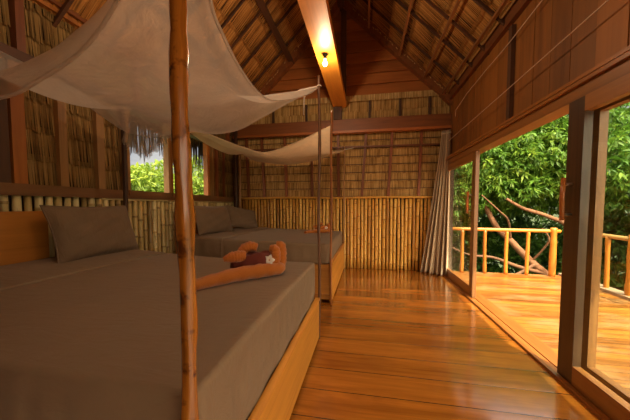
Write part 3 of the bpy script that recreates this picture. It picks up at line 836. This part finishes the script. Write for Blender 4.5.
NT2 = thing('mosquito_net', (-1.5, 4.5, 2.1), 'pale mosquito net swagged over the far bed', 'mosquito net')
dNR, dFR, dFL, dNL = (-.44,3.44,2.25), (-.43,5.43,2.34), (-2.58,5.40,2.36), (-2.50,3.44,2.36)
m, es = net([dNL, (-2.26,3.44,2.29), (-1.9,3.46,2.14), (-1.6,3.5,2.03), (-1.3,3.5,1.96), (-.86,3.48,2.08), dNR],
            [dFL, (-2.3,5.4,2.2), (-1.9,5.4,2.12), (-1.5,5.4,2.09), (-.95,5.4,2.17), (-.62,5.42,2.30), dFR],
            [dNL, (-2.5,4.0,2.24), (-2.52,4.8,2.22), dFL],
            [dNR, (-.50,3.9,2.10), (-.52,4.6,2.13), (-.47,5.1,2.24), dFR], .03, 56, .02, 5)
m.build('canopy', M['net2'], NT2)
for e in es:
    h = MB(); hem(h, e[2:-2], .006); h.build('hem', M['net2'], NT2)
m = MB(); m.tube([dNR, (-.43,3.43,2.27)], .008, 6); m.build('tie_cord', M['cord'], NT2)
m = MB(); m.tube([dFR, (-.42,5.43,2.345), (-.25,5.46,2.38)], .007, 6); m.build('tie_cord', M['cord'], NT2)

# ------------------------------------------------------------------ curtains
def curtain(top, bot, zt, wt, wb_, label, seed, zb=.015):
    """gathered curtain: top/bot (x,y) centres, width along direction d"""
    rg = random.Random(seed); ph = [rg.uniform(0, 6) for _ in range(6)]
    c = thing('curtain', (bot[0], bot[1], 0), label, 'curtain', 'curtains at the sliding doors')
    n, mrow = 110, 40
    d = Vector((.80, -.60, 0)).normalized(); q = Vector((.60, .80, 0))
    G = []
    for i in range(n):
        s = -1+2*i/(n-1); col = []
        for k in range(mrow):
            t = k/(mrow-1); w = wt+(wb_-wt)*(t**1.15); z = zt+(zb-zt)*t
            cx = top[0]+(bot[0]-top[0])*t**1.3; cy = top[1]+(bot[1]-top[1])*t**1.3
            am = .024+.042*t
            f = am*(math.sin(s*16+ph[0]+.5*math.sin(t*3))+.45*math.sin(s*37+ph[1]+t))
            x = cx+d.x*s*w/2+q.x*f; y = cy+d.y*s*w/2+q.y*f
            col.append((x, y, z+(.01*math.sin(s*9)if k == mrow-1 else 0)))
        G.append(col)
    m = MB(); m.grid(G); o = m.build('drape', M['curtain'], c)
    so = o.modifiers.new('thickness', 'SOLIDIFY'); so.thickness = .003
    h = MB(); h.tube([(top[0]+d.x*s*wt*.56, top[1]+d.y*s*wt*.56, zt-.05) for s in (-1, -.3, .3, 1)], .022, 10, wob=.15); h.build('heading', M['curtain'], c)
    return c
curtain((1.40, 5.33), (1.235, 5.30), 2.60, .15, .50, 'greige curtain gathered in the corner of the bamboo wall', 1)
curtain((1.27, .95), (1.27, 1.335), 2.50, .13, .30, 'greige curtain at the near end of the sliding doors', 2)

# ------------------------------------------------------------------ deck railings
def railing(name, label, rail_pts, posts, big, mat_r):
    r = thing(name, (posts[0][0], posts[0][1], -.012), label, 'railing')
    m = MB(); m.tube(rail_pts, .032, 10, wob=.04); m.build('top_rail', M[mat_r], r)
    for i, (x, y) in enumerate(posts):
        m = MB(); R = .052 if i in big else .030
        log(m, x, y, -.012, .80 if i not in big else .86, R*1.05, R*.92, .05, (random.uniform(-.01,.01), 0), 10, random.random(), 1, i+20)
        m.build('corner_post' if i in big else 'baluster', M['rail_log'], r)
    return r
railing('deck_railing', 'yellow log railing along the far edge of the deck', [(x, 5.62+.004*math.sin(x*4), .82-.012*(x-1.6)) for x in np.linspace(1.62, 3.42, 10)],
        [(1.80, 5.62), (2.20, 5.62), (2.56, 5.62), (2.91, 5.62), (3.31, 5.60)], {4}, 'rail_log_x')
railing('deck_railing', 'log railing along the outer side of the deck beyond the near glass door', [(3.55, y, .80+.004*math.sin(y*4)) for y in np.linspace(-.8, 5.5, 24)],
        [(3.55, 4.80), (3.55, 4.42), (3.55, 3.9), (3.55, 3.4), (3.55, 2.9), (3.55, 2.4), (3.55, 1.9)], {1}, 'rail_log_y')

# ------------------------------------------------------------------ trees
def leaf_mesh(name, blobs, n_spray, per, L, Wd, mat, parent, seed, droop=.5, shell=.55):
    """blobs: (cx,cy,cz,rx,ry,rz); sprays of pointed folded leaves"""
    rg = np.random.default_rng(seed)
    vol = np.array([b[3]*b[4]+b[4]*b[5]+b[3]*b[5] for b in blobs]); pr = vol/vol.sum()
    bi = rg.choice(len(blobs), n_spray, p=pr); B = np.array(blobs)[bi]
    d = rg.normal(size=(n_spray, 3)); d /= np.linalg.norm(d, axis=1)[:, None]
    rad = (shell+(1-shell)*rg.random(n_spray)**.6)[:, None]*(1+.12*rg.normal(size=(n_spray,1)))
    c = B[:, :3]+d*rad*B[:, 3:]
    out = d*np.array([1,1,.6])+rg.normal(size=(n_spray,3))*.45; out /= np.linalg.norm(out, axis=1)[:, None]
    srn = rg.random(n_spray)
    C = np.repeat(c, per, 0); O = np.repeat(out, per, 0); n = len(C)
    a = O*.55+rg.normal(size=(n,3))*.65; a[:, 2] -= droop*(.5+rg.random(n)); a /= np.linalg.norm(a, axis=1)[:, None]
    ln = L*(.65+.6*rg.random(n))[:, None]; w = Wd*(.7+.6*rg.random(n))[:, None]
    side = np.cross(a, rg.normal(size=(n,3))*.5+np.array([0,0,1.0])); side /= (np.linalg.norm(side, axis=1)[:, None]+1e-9)
    nor = np.cross(side, a)
    base = C+a*ln*.12
    mid = base+a*ln*.45
    p0 = base; p1 = mid+side*w+nor*w*.35; p2 = base+a*ln-np.array([0,0,1.])*ln*.12; p3 = mid-side*w+nor*w*.35
    V = np.stack([p0,p1,p2,p3], 1).reshape(-1, 3)-np.array(wpos(parent))
    me = bpy.data.meshes.new(name)
    # folded along the midrib: two triangles
    idx = np.arange(n)*4
    F = np.stack([np.stack([idx, idx+1, idx+2], 1), np.stack([idx, idx+2, idx+3], 1)], 1).reshape(-1, 3)
    me.vertices.add(len(V)); me.vertices.foreach_set('co', V.ravel().astype(np.float32))
    me.loops.add(len(F)*3); me.loops.foreach_set('vertex_index', F.ravel().astype(np.int32))
    me.polygons.add(len(F)); me.polygons.foreach_set('loop_start', (np.arange(len(F))*3).astype(np.int32))
    at = me.attributes.new('rnd', 'FLOAT', 'FACE')
    r = np.clip(np.repeat(np.repeat(srn, per)*.65+rg.random(n)*.35, 2), 0, 1); at.data.foreach_set('value', r.astype(np.float32))
    me.update(calc_edges=True); me.validate(); me.materials.append(mat)
    o = bpy.data.objects.new(name, me); COL.objects.link(o); o.parent = parent
    return o

def smooth_path(pts, k=6):
    P = [Vector(p) for p in pts]; out = []
    for i in range(len(P)-1):
        for j in range(k): out.append(catmull(P, i, j/k))
    out.append(P[-1]); return out

def tree(base, label, trunk, branches, blobs, nspray, per, L, Wd, mat, seed, r0=.14, group=None, shell=.55, name='broadleaf_tree'):
    t = thing(name, base, label, 'tree' if 'tree' in name else 'shrub', group)
    P = smooth_path(trunk); m = MB(); m.tube(P, list(np.linspace(r0, r0*.45, len(P))), 10, wob=.08); m.build('trunk', M['bark'], t)
    for br, r in branches:
        Q = smooth_path(br); m = MB(); m.tube(Q, list(np.linspace(r, r*.35, len(Q))), 8, wob=.1); m.build('branch', M['bark'], t)
    leaf_mesh('crown', blobs, nspray, per, L, Wd, mat, t, seed, shell=shell)
    return t
# gnarled leaning tree right beyond the deck: bare lower branches, leafy crown
tree((5.2, 7.6, -3.0), 'gnarled leaning tree just beyond the deck railing with bare lower branches',
     [(5.2,7.6,-3.0),(4.9,7.5,-1.1),(4.55,7.5,-.62),(3.95,7.45,-.10),(3.5,7.5,.40),(3.15,7.5,.78),(2.9,7.6,1.5),(3.0,7.8,2.4)],
     [([(4.3,7.45,-.38),(3.6,7.3,-.20),(3.0,7.2,.02),(2.5,7.2,.06),(2.1,7.3,.22)], .05),
      ([(4.0,7.4,-.15),(3.4,7.2,-.42),(2.9,7.1,-.40),(2.3,7.1,-.52)], .04),
      ([(4.9,7.5,-1.0),(4.75,7.4,.1),(4.6,7.3,.75),(4.1,7.2,1.02),(3.55,7.1,1.20),(3.2,7.1,1.42)], .075),
      ([(4.65,7.3,.70),(5.1,7.3,1.3),(5.4,7.4,2.1)], .06),
      ([(3.5,7.5,.4),(3.3,7.2,.9),(3.0,7.0,1.15),(2.6,6.9,1.5)], .03),
      ([(3.95,7.45,-.1),(4.1,7.1,.45),(3.9,7.0,.75)], .028)],
     [(3.0,7.9,2.3,1.1,1.0,.85),(4.2,7.8,2.5,1.2,1.0,.9),(2.3,8.0,1.7,.9,.9,.7),(3.5,7.5,1.75,.7,.6,.45),(5.3,7.6,2.2,1.1,1.0,.9),(3.6,8.2,3.2,1.4,1,.9),(2.2,8.3,2.9,1.0,.9,.8),(3.0,8.0,1.5,.8,.6,.4),(4.4,8.2,1.6,1.0,.7,.5),(2.0,8.2,.9,.7,.6,.6),(4.9,8.0,3.3,1.3,.9,.8)],
     5200, 9, .155, .024, M['leaf1'], 1, .105)
tree((6.6, 5.6, -3.0), 'bushy green tree beyond the outer railing seen through the near glass door',
     [(6.6,5.6,-3.0),(6.5,5.6,-1.2),(6.4,5.5,.3),(6.5,5.5,1.6)],
     [([(6.45,5.5,-.2),(5.9,5.2,.5),(5.5,5.0,1.0)], .05), ([(6.4,5.5,.4),(6.9,5.0,1.0),(7.0,4.6,1.7)], .05), ([(6.4,5.5,.3),(6.0,5.6,.9),(5.6,5.7,1.6)], .04)],
     [(6.3,5.4,2.0,1.1,1.2,.9),(6.0,5.9,1.3,.8,.8,.6),(7.0,5.0,1.6,1.0,1.1,.8),(6.9,6.2,2.3,1.1,1.1,.8),(6.0,4.5,1.5,.7,.8,.6),(7.2,6.0,.2,1.0,1.2,.7),(6.2,5.0,-.9,.9,1.2,.6)],
     3200, 9, .16, .027, M['leaf1'], 2, .12)
bg = [((4.0,10.8,-3.0), 'dense dark green tree standing behind the gnarled leaning tree', [(4.0,10.8,1.2,2.0,1.3,1.6),(3.0,10.5,2.9,1.8,1.2,1.4),(5.2,10.6,2.8,1.9,1.2,1.5),(4.2,10.5,-.8,2.2,1.2,1.3),(2.2,10.8,.4,1.5,1.1,1.4)], 1900),
      ((8.2,9.2,-3.0), 'dense dark green tree between the leaning tree and the outer railing', [(7.8,9.2,1.4,1.8,1.5,1.6),(8.2,8.8,3.0,1.7,1.4,1.2),(7.2,9.2,-.6,1.9,1.4,1.3),(9.2,8.2,.8,1.6,1.5,1.8)], 1600),
      ((10.0,5.2,-3.0), 'tall dark tree farthest right beyond the near glass door', [(9.6,5.2,1.2,1.4,1.8,1.7),(9.8,5.6,2.8,1.4,1.7,1.0),(9.2,5.4,-.7,1.3,1.9,1.3),(9.8,3.2,.9,1.3,1.6,1.7)], 1500),
      ((.8,10.4,-3.0), 'dark tree behind the curtain corner past the deck', [(.9,10.4,1.0,1.4,1.1,1.6),(1.0,10.5,2.7,1.4,1.1,1.2),(.8,10.2,-.8,1.4,1.1,1.3)], 900)]
for i, (b, lab, bl, ns) in enumerate(bg):
    x, y, z = b
    tree(b, lab, [b, (x+.1,y,-1.2), (x-.1,y,.5), (x,y,2.2)], [([(x,y,-.2),(x-.7,y-.4,.6),(x-1.1,y-.6,1.5)], .06), ([(x,y,.4),(x+.7,y-.3,1.1),(x+1.0,y-.5,2.0)], .06)],
         bl, int(ns*1.9), 9, .23, .044, M['leaf2'], 30+i, .14, shell=.45)
# undergrowth shrubs below the deck level
for i, (x, y, z, lab) in enumerate(((3.2,8.6,-1.3,'low dark shrub under the bare branches beyond the far railing'), (5.2,6.3,-1.6,'low shrub beyond the corner post of the deck'), (5.0,4.3,-1.5,'low shrub below the outer railing of the deck'), (5.6,9.5,.3,'tall dark shrub filling the gap behind the leaning tree trunk'))):
    tree((x,y,-3.0), lab, [(x,y,-3.0),(x,y,-2.2),(x+.1,y,-1.4)], [([(x,y,-2.2),(x+.4,y+.2,-1.5)], .03), ([(x,y,-2.2),(x-.4,y-.1,-1.5)], .03)],
         [(x,y,z,1.3,.9,.6),(x+.7,y+.4,z-.3,.9,.8,.6),(x-.6,y+.2,z-.2,.9,.8,.6)], 500, 8, .17, .03, M['leaf2'], 60+i, .05, shell=.4, name='leafy_shrub')
# bushes on the slope outside the left windows
for i, (x, y, z, r, lab) in enumerate(((-11.5,11.6,1.6,1.5,'sunny yellow green bush lowest at the left edge of the left window view'), (-12.2,14.2,1.9,1.6,'sunny yellow green bush in the middle of the left window view'),
                                       (-12.0,17.8,3.0,1.9,'tall sunny green bush seen through the window right of the log post'), (-16,17.5,2.4,1.9,'paler bush farther up the slope behind the window bushes'),
                                       (-15,14.0,2.2,1.5,'small bush on the slope above the nearer window bushes'))):
    tree((x,y,-1.2), lab, [(x,y,-1.2),(x,y,0),(x+.1,y,z)], [([(x,y,0),(x+.6,y-.3,z*.8)], .05), ([(x,y,0),(x-.5,y-.4,z*.8)], .05)],
         [(x,y,z,r*1.1,r*1.1,r),(x+.8,y-1.0,z-.9,r*.8,r*.8,r*.7),(x+.6,y+1.2,z-.7,r*.9,r*.9,r*.8),(x+1.0,y+.2,z-1.6,r,r*1.2,r*.7)], 700, 8, .34, .075, M['leaf3'], 80+i, .1, shell=.6, name='leafy_shrub' if i != 2 else 'broadleaf_tree')

# ------------------------------------------------------------------ sun, sky, camera
sd_ = bpy.data.lights.new('sun', 'SUN'); sd_.energy = 4.8; sd_.color = (1, .86, .62); sd_.angle = math.radians(.6)
so = bpy.data.objects.new('sun', sd_); COL.objects.link(so)
so.rotation_euler = Vector((-.30, .50, -.80)).to_track_quat('-Z', 'Y').to_euler(); so.location = (6, -6, 12)

w = bpy.data.worlds.new('sky'); SC.world = w; w.use_nodes = True; nt = w.node_tree; nt.nodes.clear()
def wn(t, ins=None, **kw):
    nd = nt.nodes.new(t)
    for k, v in kw.items(): setattr(nd, k, v)
    for k, v in (ins or {}).items():
        if isinstance(v, bpy.types.NodeSocket): nt.links.new(v, nd.inputs[k])
        else: nd.inputs[k].default_value = v
    return nd
tc = wn('ShaderNodeTexCoord').outputs['Generated']
mp = wn('ShaderNodeMapping', {'Vector': tc, 'Scale': (2.2, 2.2, 5.0)}).outputs[0]
cl = wn('ShaderNodeTexNoise', {'Vector': mp, 'Scale': 1.6, 'Detail': 7, 'Roughness': .62, 'Distortion': .4}).outputs[0]
rp = wn('ShaderNodeValToRGB', {0: cl}); e = rp.color_ramp.elements
e[0].position = .38; e[0].color = (.40,.46,.56,1); e[1].position = .62; e[1].color = (.95,.92,.86,1)
# sky strength raised towards -Y and overhead, out of view, to light the room
sp = wn('ShaderNodeSeparateXYZ', {0: tc}).outputs
by = wn('ShaderNodeMapRange', {0: sp[1], 1: .35, 2: -.8, 3: .40, 4: 2.0}).outputs[0]
warm = wn('ShaderNodeMapRange', {0: sp[1], 1: .3, 2: -.4, 3: 0., 4: 1.}).outputs[0]
mxw = wn('ShaderNodeMix', data_type='RGBA', blend_type='MIX'); nt.links.new(warm, mxw.inputs[0]); nt.links.new(rp.outputs[0], mxw.inputs[6]); mxw.inputs[7].default_value = (1,.80,.55,1)
hi_ = wn('ShaderNodeMapRange', {0: sp[2], 1: .30, 2: .75, 3: 1.0, 4: 4.4}).outputs[0]   # overhead sky boosted out of view for more interior light
st_ = wn('ShaderNodeMath', {0: by, 1: hi_}, operation='MULTIPLY').outputs[0]
bgd = wn('ShaderNodeBackground', {'Color': mxw.outputs[2], 'Strength': st_}).outputs[0]
ow = wn('ShaderNodeOutputWorld'); nt.links.new(bgd, ow.inputs[0])

cd = bpy.data.cameras.new('camera'); cam = bpy.data.objects.new('camera', cd); COL.objects.link(cam)
Fpx = 275.; yaw = math.atan(51/Fpx); pt = math.radians(2.9)
cd.sensor_fit = 'HORIZONTAL'; cd.sensor_width = 36; cd.lens = Fpx*36/630
cd.shift_y = 10/630; cd.clip_start = .02; cd.clip_end = 300
cam.location = (0, 0, 1.25); cam.rotation_euler = (PI/2-pt, 0, yaw)
SC.camera = cam
vs = SC.view_settings; vs.view_transform = 'Standard'; vs.look = 'None'; vs.exposure = 1.0; vs.gamma = 1; vs.use_curve_mapping = False
SC.cycles.max_bounces = 10; SC.cycles.diffuse_bounces = 6; SC.cycles.transparent_max_bounces = 12
SC.cycles.sample_clamp_indirect = 6
SC.cycles.use_denoising = True
